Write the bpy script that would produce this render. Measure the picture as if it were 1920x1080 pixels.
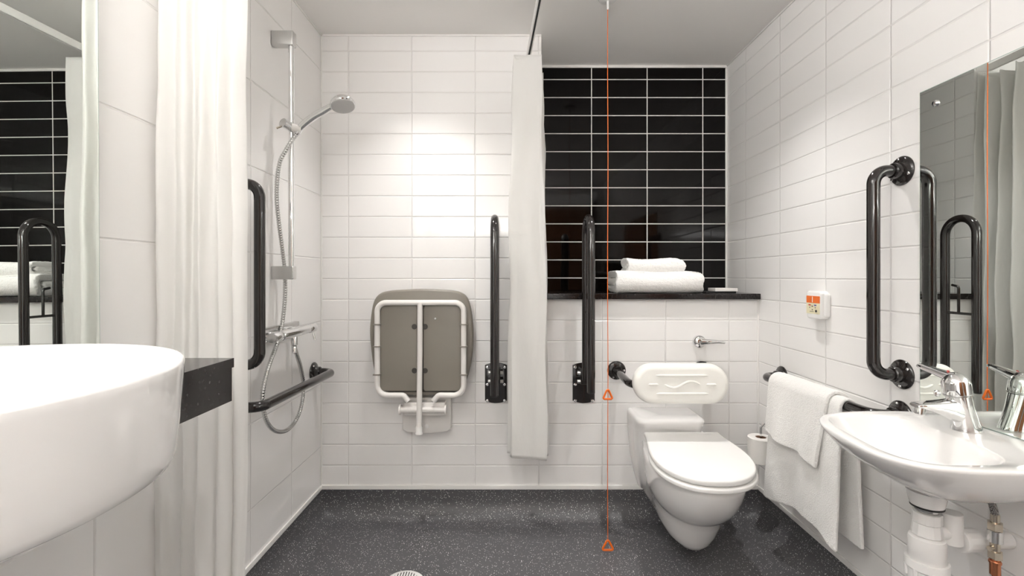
import bpy, bmesh, math, random
from mathutils import Vector, Matrix, noise
random.seed(7)
for o in list(bpy.data.objects): bpy.data.objects.remove(o)
sc = bpy.context.scene
COL = sc.collection
PI = math.pi
CZ = 1.13          # eye height
CEIL = 2.269
BACK = 2.238       # front plane of the back wall
NICHE = 2.566      # back plane of the black niche
LX, RX = -0.900, 1.162
REAR = -0.95

# ---------------------------------------------------------------- camera, world, lights, exposure
cam = bpy.data.cameras.new('camera'); camo = bpy.data.objects.new('camera', cam); COL.objects.link(camo)
camo.location = (0, 0, CZ); camo.rotation_euler = (PI/2, 0, 0)
cam.sensor_width = 36; cam.lens = 890/1920*36; cam.shift_y = -22/1920; cam.clip_start = 0.02
sc.camera = camo
w = bpy.data.worlds.new('world'); sc.world = w; w.use_nodes = True
w.node_tree.nodes['Background'].inputs[0].default_value = (1, .97, .93, 1)
w.node_tree.nodes['Background'].inputs[1].default_value = 0.3
sc.view_settings.view_transform = 'Standard'; sc.view_settings.look = 'None'
sc.view_settings.gamma = 1; sc.view_settings.use_curve_mapping = False
sc.view_settings.exposure = 0.82
sc.cycles.max_bounces = 16; sc.cycles.diffuse_bounces = 10; sc.cycles.glossy_bounces = 8
LIGHTS = [(-0.40, 1.86, 22), (0.666, 1.80, 31), (-0.10, 0.55, 30), (0.45, -0.45, 16)]  # the last two are unseen downlights, added to carry more light
for i, (x, y, e) in enumerate(LIGHTS):
    l = bpy.data.lights.new('downlight_beam', 'SPOT'); l.energy = e; l.color = (1, .975, .945)
    l.spot_size = math.radians(98); l.spot_blend = 1; l.shadow_soft_size = 0.022
    lo = bpy.data.objects.new('downlight_beam', l); COL.objects.link(lo); lo.location = (x, y, CEIL-0.012)
# added unseen fills: one forward from the rear wall, two up at the ceiling
for nm, loc, rot, sx, sy, e in (('rear_fill', (.13, REAR+.03, 1.15), (PI/2, 0, 0), 1.9, 2.1, 6.5), ('ceiling_fill_left', (-.80, .20, 1.965), (PI, .45, 0), .10, .9, 18), ('ceiling_fill_rear', (-.30, REAR+.09, 1.665), (PI-.5, 0, 0), 1.0, .10, 14)):
    l = bpy.data.lights.new(nm, 'AREA'); l.shape = 'RECTANGLE'; l.size = sx; l.size_y = sy; l.energy = e; l.color = (1, .985, .97)
    lo = bpy.data.objects.new(nm, l); COL.objects.link(lo); lo.location = loc; lo.rotation_euler = rot

# ---------------------------------------------------------------- materials
def nt(name):
    m = bpy.data.materials.new(name); m.use_nodes = True
    t = m.node_tree; return m, t, t.nodes, t.links, t.nodes['Principled BSDF']
def setp(b, **k):
    mp = {'base':'Base Color','rough':'Roughness','metal':'Metallic','coat':'Coat Weight','coatr':'Coat Roughness','spec':'Specular IOR Level',
          'sss':'Subsurface Weight','sheen':'Sheen Weight','trans':'Transmission Weight','ior':'IOR'}
    for a, v in k.items():
        if a == 'base': v = (*v, 1)
        b.inputs[mp[a]].default_value = v
def plain(name, base, rough=.4, metal=0, bump=None, **k):
    m, t, N, L, b = nt(name); setp(b, base=base, rough=rough, metal=metal, **k)
    g = N.new('ShaderNodeNewGeometry')
    n = N.new('ShaderNodeTexNoise'); L.new(g.outputs['Position'], n.inputs['Vector'])
    if bump:
        n.inputs['Scale'].default_value = bump[0]; n.inputs['Detail'].default_value = 6
        bp = N.new('ShaderNodeBump'); bp.inputs['Strength'].default_value = bump[1]; bp.inputs['Distance'].default_value = bump[2]
        L.new(n.outputs['Fac'], bp.inputs['Height']); L.new(bp.outputs['Normal'], b.inputs['Normal'])
    else:
        n.inputs['Scale'].default_value = 9
        mr = N.new('ShaderNodeMapRange'); mr.inputs['To Min'].default_value = rough*.85; mr.inputs['To Max'].default_value = rough*1.15
        L.new(n.outputs['Fac'], mr.inputs['Value']); L.new(mr.outputs['Result'], b.inputs['Roughness'])
    return m
def tile(name, base, grout, axis, u0, pu, z0, pz, rough=.1, gw=.0022, tilt=.0007, spec=.5):
    m, t, N, L, b = nt(name); setp(b, spec=spec)
    g = N.new('ShaderNodeNewGeometry'); s = N.new('ShaderNodeSeparateXYZ'); L.new(g.outputs['Position'], s.inputs[0])
    def mth(op, a, bb=None, clamp=False):
        n = N.new('ShaderNodeMath'); n.operation = op; n.use_clamp = clamp
        for i, v in enumerate((a, bb)):
            if v is None: continue
            if isinstance(v, (int, float)): n.inputs[i].default_value = v
            else: L.new(v, n.inputs[i])
        return n.outputs[0]
    def cell(out, p0, p):
        q = mth('DIVIDE', mth('SUBTRACT', out, p0), p)
        fl = mth('FLOOR', q); fr = mth('SUBTRACT', q, fl)
        d = mth('MULTIPLY', mth('SUBTRACT', 0.5, mth('ABSOLUTE', mth('SUBTRACT', fr, .5))), p)
        return fl, mth('SUBTRACT', fr, .5), d
    fu, lu, du = cell(s.outputs[axis], u0, pu); fz, lz, dz = cell(s.outputs['Z'], z0, pz)
    d = mth('MINIMUM', du, dz)
    mask = N.new('ShaderNodeMapRange'); mask.inputs['From Min'].default_value = gw*.45; mask.inputs['From Max'].default_value = gw*.6
    L.new(d, mask.inputs['Value'])
    mix = N.new('ShaderNodeMix'); mix.data_type = 'RGBA'; L.new(mask.outputs[0], mix.inputs['Factor'])
    mix.inputs['A'].default_value = (*grout, 1); mix.inputs['B'].default_value = (*base, 1)
    L.new(mix.outputs['Result'], b.inputs['Base Color'])
    rr = N.new('ShaderNodeMapRange'); rr.inputs['To Min'].default_value = .6; rr.inputs['To Max'].default_value = rough
    L.new(mask.outputs[0], rr.inputs['Value']); L.new(rr.outputs[0], b.inputs['Roughness'])
    edge = N.new('ShaderNodeMapRange'); edge.interpolation_type = 'SMOOTHSTEP'
    edge.inputs['From Min'].default_value = gw*.4; edge.inputs['From Max'].default_value = gw*.5+.0028; L.new(d, edge.inputs['Value'])
    cv = N.new('ShaderNodeCombineXYZ'); L.new(fu, cv.inputs[0]); L.new(fz, cv.inputs[1])
    wn = N.new('ShaderNodeTexWhiteNoise'); L.new(cv.outputs[0], wn.inputs['Vector'])
    sp = N.new('ShaderNodeSeparateColor'); L.new(wn.outputs['Color'], sp.inputs[0])
    h = mth('MULTIPLY', edge.outputs[0], .0016)
    t1 = mth('MULTIPLY', mth('MULTIPLY', mth('SUBTRACT', sp.outputs[0], .5), lu), tilt)
    t2 = mth('MULTIPLY', mth('MULTIPLY', mth('SUBTRACT', sp.outputs[1], .5), lz), tilt)
    nz = N.new('ShaderNodeTexNoise'); nz.inputs['Scale'].default_value = 7; L.new(g.outputs['Position'], nz.inputs['Vector'])
    t3 = mth('MULTIPLY', nz.outputs['Fac'], tilt*.5)
    hh = mth('ADD', mth('ADD', h, t3), mth('ADD', t1, t2))
    bp = N.new('ShaderNodeBump'); bp.inputs['Distance'].default_value = 1; bp.inputs['Strength'].default_value = 1
    L.new(hh, bp.inputs['Height']); L.new(bp.outputs['Normal'], b.inputs['Normal'])
    return m
WH = (.865, .855, .845); GR = (.76, .745, .73)
M = {}
M['tile_back'] = tile('white_tile_back', WH, GR, 'X', -.1735, .2992, 1.1174, .0977)
M['tile_right'] = tile('white_tile_right', WH, GR, 'Y', 2.060, .3015, 1.119, .0976)
M['tile_left'] = tile('white_tile_left', WH, GR, 'Y', 1.635, .3055, 1.213, .296)
M['tile_side'] = tile('white_tile_niche_side', WH, GR, 'Y', 2.338, .3015, 1.119, .0976)
M['tile_black'] = tile('black_tile', (.0030, .0022, .0020), (.80, .78, .75), 'X', .4297, .3008, 1.121, .0975, rough=.06, gw=.0046, tilt=.0008, spec=.22)
M['paint'] = plain('ceiling_paint', (.86, .845, .825), .7, bump=(60, .05, .001))
M['rearpaint'] = plain('rear_wall_paint', (.80, .78, .75), .6)
M['caulk'] = plain('white_sealant', (.86, .85, .83), .35)
M['ceramic'] = plain('white_ceramic', (.86, .85, .84), .06, coat=.6, coatr=.03)
M['plastic'] = plain('white_plastic', (.86, .855, .84), .22)
M['seatplastic'] = plain('white_seat_plastic', (.88, .875, .86), .16)
M['cushion'] = plain('cream_white_foam', (.84, .83, .79), .38)
M['pvc'] = plain('waste_pvc', (.82, .81, .80), .3)
M['black'] = plain('black_nylon_tube', (.012, .009, .0085), .13, coat=.5, coatr=.05)
M['chrome'] = plain('chrome', (.82, .82, .82), .05, 1)
M['steel'] = plain('satin_chrome', (.62, .62, .61), .22, 1)
M['mirror'] = plain('mirror_silver', (.86, .90, .87), .0, 1)
M['glass'] = plain('mirror_glass_edge', (.30, .42, .37), .1)
M['grey'] = plain('taupe_grey_plastic', (.235, .215, .185), .38)
M['greyd'] = plain('dark_grey_plastic', (.06, .055, .048), .5)
M['whitecoat'] = plain('white_powder_coat', (.80, .78, .755), .3)
M['nozzle'] = plain('grey_nozzle_plate', (.50, .49, .48), .4, bump=(420, .6, .002))
M['orange'] = plain('orange_plastic', (.80, .155, .012), .35)
M['cream'] = plain('cream_label', (.78, .72, .50), .4)
M['red'] = plain('red_mark', (.5, .04, .03), .4)
M['blue'] = plain('blue_mark', (.05, .06, .3), .4)
M['copper'] = plain('copper', (.62, .25, .13), .25, 1)
M['brass'] = plain('nickel_brass', (.62, .56, .47), .22, 1)
M['paper'] = plain('tissue_paper', (.84, .82, .79), .9, bump=(260, .5, .002))
M['card'] = plain('cardboard_core', (.25, .14, .09), .8)
M['wood'] = plain('brown_wood', (.33, .14, .06), .35)
M['door'] = plain('door_dark', (.05, .035, .03), .4)
M['track'] = plain('white_track', (.80, .79, .77), .35)
M['slot'] = plain('track_slot', (.02, .02, .02), .6)
M['rubber'] = plain('black_rubber', (.02, .02, .02), .5)
def granite():
    m, t, N, L, b = nt('black_granite'); setp(b, rough=.14)
    g = N.new('ShaderNodeNewGeometry'); v = N.new('ShaderNodeTexVoronoi'); v.inputs['Scale'].default_value = 260; L.new(g.outputs['Position'], v.inputs['Vector'])
    s = N.new('ShaderNodeSeparateColor'); L.new(v.outputs['Color'], s.inputs[0])
    r = N.new('ShaderNodeValToRGB'); r.color_ramp.elements[0].position = .86; r.color_ramp.elements[0].color = (.010, .007, .007, 1)
    r.color_ramp.elements[1].position = 1; r.color_ramp.elements[1].color = (.04, .036, .035, 1)
    L.new(s.outputs[0], r.inputs[0]); L.new(r.outputs[0], b.inputs['Base Color']); return m
M['granite'] = granite()
def vinyl():
    m, t, N, L, b = nt('sparkle_vinyl'); setp(b, rough=.36, spec=.45)
    g = N.new('ShaderNodeNewGeometry')
    def math2(op, a, c):
        n = N.new('ShaderNodeMath'); n.operation = op; L.new(a, n.inputs[0])
        if isinstance(c, float): n.inputs[1].default_value = c
        else: L.new(c, n.inputs[1])
        return n.outputs[0]
    masks = []
    for scl, dmin, thr in ((120, .18, .42), (170, .18, .52), (75, .14, .78)):
        v = N.new('ShaderNodeTexVoronoi'); v.inputs['Scale'].default_value = scl; L.new(g.outputs['Position'], v.inputs['Vector'])
        s = N.new('ShaderNodeSeparateColor'); L.new(v.outputs['Color'], s.inputs[0])
        masks.append(math2('MULTIPLY', math2('LESS_THAN', v.outputs['Distance'], dmin), math2('GREATER_THAN', s.outputs[0], thr)))
    mk = math2('MAXIMUM', math2('MAXIMUM', masks[0], masks[1]), masks[2])
    n = N.new('ShaderNodeTexNoise'); n.inputs['Scale'].default_value = 5; L.new(g.outputs['Position'], n.inputs['Vector'])
    r = N.new('ShaderNodeValToRGB'); r.color_ramp.elements[0].color = (.088, .088, .093, 1); r.color_ramp.elements[1].color = (.104, .103, .108, 1)
    L.new(n.outputs['Fac'], r.inputs[0])
    mix = N.new('ShaderNodeMix'); mix.data_type = 'RGBA'; L.new(mk, mix.inputs['Factor']); L.new(r.outputs[0], mix.inputs['A'])
    mix.inputs['B'].default_value = (.80, .79, .78, 1); L.new(mix.outputs['Result'], b.inputs['Base Color'])
    bp = N.new('ShaderNodeBump'); bp.inputs['Strength'].default_value = .25; bp.inputs['Distance'].default_value = .004
    n2 = N.new('ShaderNodeTexNoise'); n2.inputs['Scale'].default_value = 320; L.new(g.outputs['Position'], n2.inputs['Vector'])
    L.new(n2.outputs['Fac'], bp.inputs['Height']); L.new(bp.outputs['Normal'], b.inputs['Normal'])
    return m
M['vinyl'] = vinyl()
def terry():
    m, t, N, L, b = nt('white_terry'); setp(b, base=(.87, .86, .84), rough=.95, sheen=.4, spec=.1)
    g = N.new('ShaderNodeNewGeometry'); n = N.new('ShaderNodeTexNoise'); n.inputs['Scale'].default_value = 240; n.inputs['Detail'].default_value = 3
    L.new(g.outputs['Position'], n.inputs['Vector']); bp = N.new('ShaderNodeBump'); bp.inputs['Strength'].default_value = .8; bp.inputs['Distance'].default_value = .004
    L.new(n.outputs['Fac'], bp.inputs['Height']); L.new(bp.outputs['Normal'], b.inputs['Normal']); return m
M['terry'] = terry()
def curtain_mat():
    m, t, N, L, b = nt('curtain_fabric'); setp(b, base=(.90, .895, .88), rough=.8, spec=.2)
    tr = N.new('ShaderNodeBsdfTranslucent'); tr.inputs[0].default_value = (.92, .915, .90, 1)
    mx = N.new('ShaderNodeMixShader'); mx.inputs[0].default_value = .45
    L.new(b.outputs[0], mx.inputs[1]); L.new(tr.outputs[0], mx.inputs[2]); L.new(mx.outputs[0], N['Material Output'].inputs[0])
    g = N.new('ShaderNodeNewGeometry'); n = N.new('ShaderNodeTexNoise'); n.inputs['Scale'].default_value = 14; n.inputs['Detail'].default_value = 4
    mp = N.new('ShaderNodeMapping'); mp.inputs['Scale'].default_value = (1, 1, .35); L.new(g.outputs['Position'], mp.inputs[0]); L.new(mp.outputs[0], n.inputs['Vector'])
    bp = N.new('ShaderNodeBump'); bp.inputs['Strength'].default_value = .3; bp.inputs['Distance'].default_value = .02
    L.new(n.outputs['Fac'], bp.inputs['Height']); L.new(bp.outputs['Normal'], b.inputs['Normal']); return m
M['curtain'] = curtain_mat()
def emis(name, c, s):
    m, t, N, L, b = nt(name); b.inputs['Emission Color'].default_value = (*c, 1); b.inputs['Emission Strength'].default_value = s; return m
M['lamp'] = emis('lamp_lens', (1, .95, .88), 14)

# ---------------------------------------------------------------- mesh helpers
def V(*a): return Vector(a)
ORG = {}
def obj(name, bm, mat, parent=None, ang=35, org=None):
    """link bm (built in world metres) as one mesh object, relative to its parent's base point"""
    base = Vector((0, 0, 0))
    if parent is not None: base = ORG[parent.name]
    elif org is not None: base = Vector(org)
    if base.length: bmesh.ops.translate(bm, verts=bm.verts, vec=-base)
    bmesh.ops.recalc_face_normals(bm, faces=bm.faces)
    me = bpy.data.meshes.new(name); bm.to_mesh(me); bm.free()
    for p in me.polygons: p.use_smooth = True
    me.set_sharp_from_angle(angle=math.radians(ang))
    me.materials.append(M[mat] if isinstance(mat, str) else mat)
    o = bpy.data.objects.new(name, me); COL.objects.link(o)
    if parent is not None: o.parent = parent
    elif org is not None: o.location = base
    ORG[o.name] = base
    return o
def tag(o, label, cat, group=None):
    o['label'] = label; o['category'] = cat
    if group: o['group'] = group
    return o
def thing(name, loc, label, cat, group=None):
    o = bpy.data.objects.new(name, None); COL.objects.link(o); o.location = loc; o.empty_display_size = .05
    ORG[o.name] = Vector(loc); return tag(o, label, cat, group)
def struct(name, bm, mat, ang=30):
    o = obj(name, bm, mat, ang=ang); o['kind'] = 'structure'; return o
def box(bm, x0, x1, y0, y1, z0, z1, bev=0, seg=3):
    r = bmesh.ops.create_cube(bm, size=1)
    for v in r['verts']:
        v.co = V((x0+x1)/2+v.co.x*(x1-x0), (y0+y1)/2+v.co.y*(y1-y0), (z0+z1)/2+v.co.z*(z1-z0))
    if bev:
        es = list({e for v in r['verts'] for e in v.link_edges})
        bmesh.ops.bevel(bm, geom=es, offset=bev, segments=seg, affect='EDGES', profile=.6)
    return bm
def B(*a, **k): return box(bmesh.new(), *a, **k)
def loft(bm, rings, closed=True, cap0=True, cap1=True):
    vs = [[bm.verts.new(p) for p in r] for r in rings]
    n = len(vs[0])
    for a, b in zip(vs, vs[1:]):
        for i in range(n if closed else n-1):
            j = (i+1) % n
            try: bm.faces.new((a[i], a[j], b[j], b[i]))
            except ValueError: pass
    if cap0: bm.faces.new(vs[0][::-1])
    if cap1: bm.faces.new(vs[-1])
    return bm
def frames(pts, closed=False):
    n = len(pts); T = []
    for i in range(n):
        a = pts[(i-1) % n] if (closed or i > 0) else pts[i]; b = pts[(i+1) % n] if (closed or i < n-1) else pts[i]
        T.append((b-a).normalized())
    up = V(0, 0, 1) if abs(T[0].z) < .9 else V(1, 0, 0)
    nrm = (up - T[0]*up.dot(T[0])).normalized(); out = []
    for i in range(n):
        nrm = (nrm - T[i]*nrm.dot(T[i])).normalized(); out.append((T[i], nrm, T[i].cross(nrm)))
    return out
def tube(bm, pts, r, seg=16, closed=False, caps=True, rfun=None, sx=1, sy=1):
    pts = [Vector(p) for p in pts]; fr = frames(pts, closed); rings = []
    for i, (p, (t, n, b)) in enumerate(zip(pts, fr)):
        rr = rfun(i/(len(pts)-1)) if rfun else (r[i] if isinstance(r, (list, tuple)) else r)
        rings.append([p + (n*math.cos(2*PI*k/seg)*sx + b*math.sin(2*PI*k/seg)*sy)*rr for k in range(seg)])
    if closed: rings.append(rings[0]); caps = False
    return loft(bm, rings, cap0=caps, cap1=caps)
def fillet(pts, rad, n=8, closed=False):
    pts = [Vector(p) for p in pts]; N_ = len(pts); out = []
    for i, p in enumerate(pts):
        if not closed and i in (0, N_-1): out.append(p); continue
        a = pts[(i-1) % N_]; c = pts[(i+1) % N_]; R = rad[i] if isinstance(rad, (list, tuple)) else rad
        d1 = (a-p).normalized(); d2 = (c-p).normalized(); ang = d1.angle(d2)
        t = min(R/math.tan(ang/2), (a-p).length*.49, (c-p).length*.49); R = t*math.tan(ang/2)
        cen = p + (d1+d2).normalized()*(R/math.sin(ang/2)); s = p+d1*t-cen; e = p+d2*t-cen
        tot = s.angle(e); ax = s.cross(e).normalized()
        for k in range(n+1): out.append(cen + Matrix.Rotation(tot*k/n, 3, ax) @ s)
    return out
def spline(pts, n=10):
    P = [Vector(p) for p in pts]; P = [P[0]*2-P[1]] + P + [P[-1]*2-P[-2]]; out = []
    for i in range(1, len(P)-2):
        for k in range(n):
            t = k/n; a, b, c, d = P[i-1:i+3]
            out.append(.5*((2*b)+(-a+c)*t+(2*a-5*b+4*c-d)*t*t+(-a+3*b-3*c+d)*t**3))
    out.append(P[-2]); return out
def lathe(bm, prof, c, axis=(0, 0, 1), seg=32, caps=True):
    """prof: (radius, height along axis) list"""
    ax = Vector(axis).normalized(); u = ax.orthogonal().normalized(); v = ax.cross(u); c = Vector(c)
    rings = [[c + ax*h + (u*math.cos(2*PI*k/seg)+v*math.sin(2*PI*k/seg))*max(r, 1e-5) for k in range(seg)] for r, h in prof]
    return loft(bm, rings, cap0=caps, cap1=caps)
def Lt(*a, **k): return lathe(bmesh.new(), *a, **k)
def Tb(*a, **k): return tube(bmesh.new(), *a, **k)
def rrect(cx, cz, w, h, r, n=8):
    """rounded rectangle outline (2-D) ; r one value or four (tr, tl, bl, br)"""
    if not isinstance(r, (list, tuple)): r = [r]*4
    out = []
    for (sx, sz, a0), R in zip(((1, 1, 0), (-1, 1, 90), (-1, -1, 180), (1, -1, 270)), r):
        for k in range(n+1):
            a = math.radians(a0+90*k/n); out.append((cx+sx*(w/2-R)+R*math.cos(a), cz+sz*(h/2-R)+R*math.sin(a)))
    return out
def plate(bm, outline, f, d0, d1, bev=.002, n=3):
    """outline in 2-D mapped by f(u,v,depth); rounded edge at the d1 end and d0 end"""
    cx = sum(p[0] for p in outline)/len(outline); cz = sum(p[1] for p in outline)/len(outline)
    w = max(abs(p[0]-cx) for p in outline); h = max(abs(p[1]-cz) for p in outline)
    def ring(inset, d):
        return [f(cx+(u-cx)*(1-inset/w), cz+(v-cz)*(1-inset/h), d) for u, v in outline]
    s = 1 if d1 > d0 else -1; rings = []
    for k in range(n+1):
        a = PI/2*k/n; rings.append(ring(bev*(1-math.sin(a)), d0+s*bev*(1-math.cos(a))))
    for k in range(n+1):
        a = PI/2*k/n; rings.append(ring(bev*(1-math.cos(a)), d1-s*bev*(1-math.sin(a))))
    return loft(bm, rings)
FXZ = lambda u, v, d: V(u, d, v)     # outline in the back-wall plane
FXY = lambda u, v, d: V(u, v, d)
FYZ = lambda u, v, d: V(d, u, v)

# ---------------------------------------------------------------- the room
TB = .147   # bottom of the tiling (top of vinyl cove + trim)
struct('wall_left', B(LX-.1, LX, REAR, BACK, 0, CEIL), 'tile_left')
struct('wall_right', B(RX, RX+.1, REAR, NICHE+.1, 0, CEIL), 'tile_right')
bm = bmesh.new()
NX = .1383
outl = [(LX-.1, 0), (RX, 0), (RX, 1.022), (NX, 1.022), (NX, CEIL), (LX-.1, CEIL)]
loft(bm, [[V(x, BACK, z) for x, z in outl], [V(x, NICHE, z) for x, z in outl]])
o = struct('wall_back', bm, 'tile_back')
o.data.materials.append(M['tile_side'])
for p in o.data.polygons:
    if abs(p.normal.x) > .9 and p.center.x > 0 and p.center.x < .2: p.material_index = 1
struct('wall_niche', B(NX-.05, RX, NICHE, NICHE+.1, 1.0, CEIL), 'tile_black')
struct('wall_rear', B(LX-.1, RX+.1, REAR-.1, REAR, 0, CEIL), 'rearpaint')
struct('ceiling', B(LX-.1, RX+.1, REAR-.1, NICHE+.1, CEIL, CEIL+.08), 'paint')
# floor vinyl turned up the walls with a wide cove
bm = bmesh.new(); rings = []
CH = TB-.020; CR = .085
def frect(d, z):
    x0, x1, y0, y1 = LX+d, RX-d, REAR+d, BACK-d; out = []
    c = .001+max(0, (.05-d))*.0
    for (a, b) in (((x0, y0), (x1, y0)), ((x1, y0), (x1, y1)), ((x1, y1), (x0, y1)), ((x0, y1), (x0, y0))):
        for k in range(40): out.append(V(a[0]+(b[0]-a[0])*k/40, a[1]+(b[1]-a[1])*k/40, z))
    return out
rings.append(frect(.0008, CH)); rings.append(frect(.0035, CH)); rings.append(frect(.0035, CR))
for k in range(1, 13):
    a = PI/2*k/12; rings.append(frect(.0035+CR*(1-math.cos(a)), CR*(1-math.sin(a))))
loft(bm, rings, cap0=False, cap1=True)
struct('floor', bm, 'vinyl', ang=60)
# white trims: capping strip over the cove, sealant beads, tile edge
struct('trim_1', B(LX+.0005, RX-.0005, BACK-.007, BACK-.0004, CH, TB, bev=.002), 'caulk')
struct('trim_2', B(LX+.0004, LX+.007, REAR, BACK-.008, CH, TB, bev=.002), 'caulk')
struct('trim_3', B(RX-.007, RX-.0004, REAR, BACK-.008, CH, TB, bev=.002), 'caulk')
struct('trim_4', B(NX+.001, RX-.001, NICHE-.007, NICHE-.0004, CEIL-.014, CEIL-.0005, bev=.002), 'caulk')
struct('trim_5', B(LX+.008, NX, BACK-.006, BACK-.0004, CEIL-.009, CEIL-.0005, bev=.002), 'caulk')
struct('trim_6', B(LX+.0004, LX+.006, REAR, BACK-.001, CEIL-.008, CEIL-.0005, bev=.002), 'caulk')
struct('trim_7', B(RX-.006, RX-.0004, REAR, NICHE-.008, CEIL-.008, CEIL-.0005, bev=.002), 'caulk')
struct('trim_8', B(LX+.0004, LX+.006, BACK-.006, BACK-.0004, TB, CEIL-.01, bev=.002), 'caulk')
struct('trim_9', B(RX-.010, RX-.0004, NICHE-.006, NICHE-.0004, 1.05, CEIL-.015, bev=.002), 'caulk')
struct('trim_10', B(RX-.007, RX-.0004, BACK-.007, BACK-.0004, TB, 1.021, bev=.002), 'caulk')
# the door behind the camera (seen only in the shine of the black tiles)
o = struct('door_1', B(.30, 1.02, REAR+.001, REAR+.045, .001, 2.04, bev=.004), 'wood')
struct('trim_11', B(.24, .299, REAR+.001, REAR+.055, .001, 2.10), 'door')
struct('trim_12', B(1.021, 1.08, REAR+.001, REAR+.055, .001, 2.10), 'door')
tb = Tb(fillet([(.36, REAR+.046, 1.02), (.36, REAR+.10, 1.02), (.48, REAR+.10, 1.02)], .02), .009)
h = obj('door_handle', tb, 'steel', parent=o)

# two made-up troughs out of view, under the added ceiling fills
for nm, b, lb in (('added_trough', (LX+.002, -.752, -.26, .66, 1.92, 1.955), 'added white trough under an unseen fill light above the tall left mirror'),
                  ('added_trough', (-.82, .22, REAR+.002, REAR+.17, 1.62, 1.655), 'added white trough under an unseen fill light beside the wooden door')):
    o = obj(nm, B(*b, bev=.004), 'whitecoat', org=(b[0], (b[2]+b[3])/2, b[4])); tag(o, lb, 'added light trough')
# ---------------------------------------------------------------- ceiling downlights
dl_labels = ['recessed downlight in the ceiling over the shower area', 'recessed downlight in the ceiling above the toilet',
             'added unseen downlight in the ceiling over the middle of the room', 'added unseen downlight in the ceiling near the wooden door']
for (x, y, e), lb in zip(LIGHTS, dl_labels):
    t = thing('ceiling_downlight', (x, y, CEIL), lb, 'downlight', 'recessed ceiling downlights')
    obj('trim_ring', Lt([(.030, -.001), (.045, -.001), (.045, -.004), (.040, -.007), (.031, -.006)], (x, y, CEIL)), 'whitecoat', t)
    obj('lens', Lt([(.001, -.0015), (.030, -.0015), (.030, -.003), (.001, -.003)], (x, y, CEIL)), 'lamp', t)

# ---------------------------------------------------------------- granite shelf in the niche
bm = bmesh.new()
so = [(NX+.001, 2.212), (1.157, 2.212), (1.157, NICHE-.001), (NX+.001, NICHE-.001)]
box(bm, NX+.001, 1.158, 2.208, NICHE-.001, 1.0225, 1.049, bev=.0035)
tag(obj('granite_shelf', bm, 'granite'), 'speckled black granite shelf along the foot of the black tiled niche', 'shelf')

# ---------------------------------------------------------------- grab rails
def flange(parent, c, n, rot=0.5, R=.0435):
    c = Vector(c); n = Vector(n)
    f = obj('flange', Lt([(R, .0006), (R, .004), (R-.003, .008), (R-.007, .0095), (.030, .0115), (.0245, .013), (.0235, .030), (.021, .033), (.018, .033)], c, n, seg=40), 'black', parent)
    u = n.orthogonal().normalized(); v = n.cross(u)
    for k in range(3):
        a = rot+2*PI*k/3; p = c+(u*math.cos(a)+v*math.sin(a))*(R-.009)
        obj('screw', Lt([(.0048, .008), (.0048, .0115), (.0035, .0128), (.0018, .0128), (.0016, .0105), (.0001, .0105)], p, n, seg=14), 'chrome', f)
    return f
def wall_rail(name, a, b, n, so, label, group, rad=.058, r=.0172):
    a, b, n = Vector(a), Vector(b), Vector(n)
    t = thing(name, a, label, 'grab rail', group)
    pts = fillet([a+n*.004, a+n*so, b+n*so, b+n*.004], rad, 12)
    obj('tube', Tb(pts, r, seg=24), 'black', t)
    flange(t, a, n, .4); flange(t, b, n, 1.4)
    return t
wall_rail('grab_rail', (RX, 1.412, 1.4435), (RX, 1.412, .8385), (-1, 0, 0), .087, 'upright black grab rail beside the mirror above the small basin', 'straight black grab rails', rad=.065)
wall_rail('grab_rail', (RX, 1.417, .715), (RX, 2.040, .700), (-1, 0, 0), .080, 'low level black grab rail on the right wall carrying two white towels', 'straight black grab rails')
wall_rail('grab_rail', (LX, 1.520, 1.4255), (LX, 1.520, .846), (1, 0, 0), .092, 'upright black grab rail left of the shower, partly behind the curtain', 'straight black grab rails', rad=.075)
wall_rail('grab_rail', (LX, 1.525, .708), (LX, 2.150, .697), (1, 0, 0), .090, 'low level black grab rail under the shower valve on the left wall', 'straight black grab rails')

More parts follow.
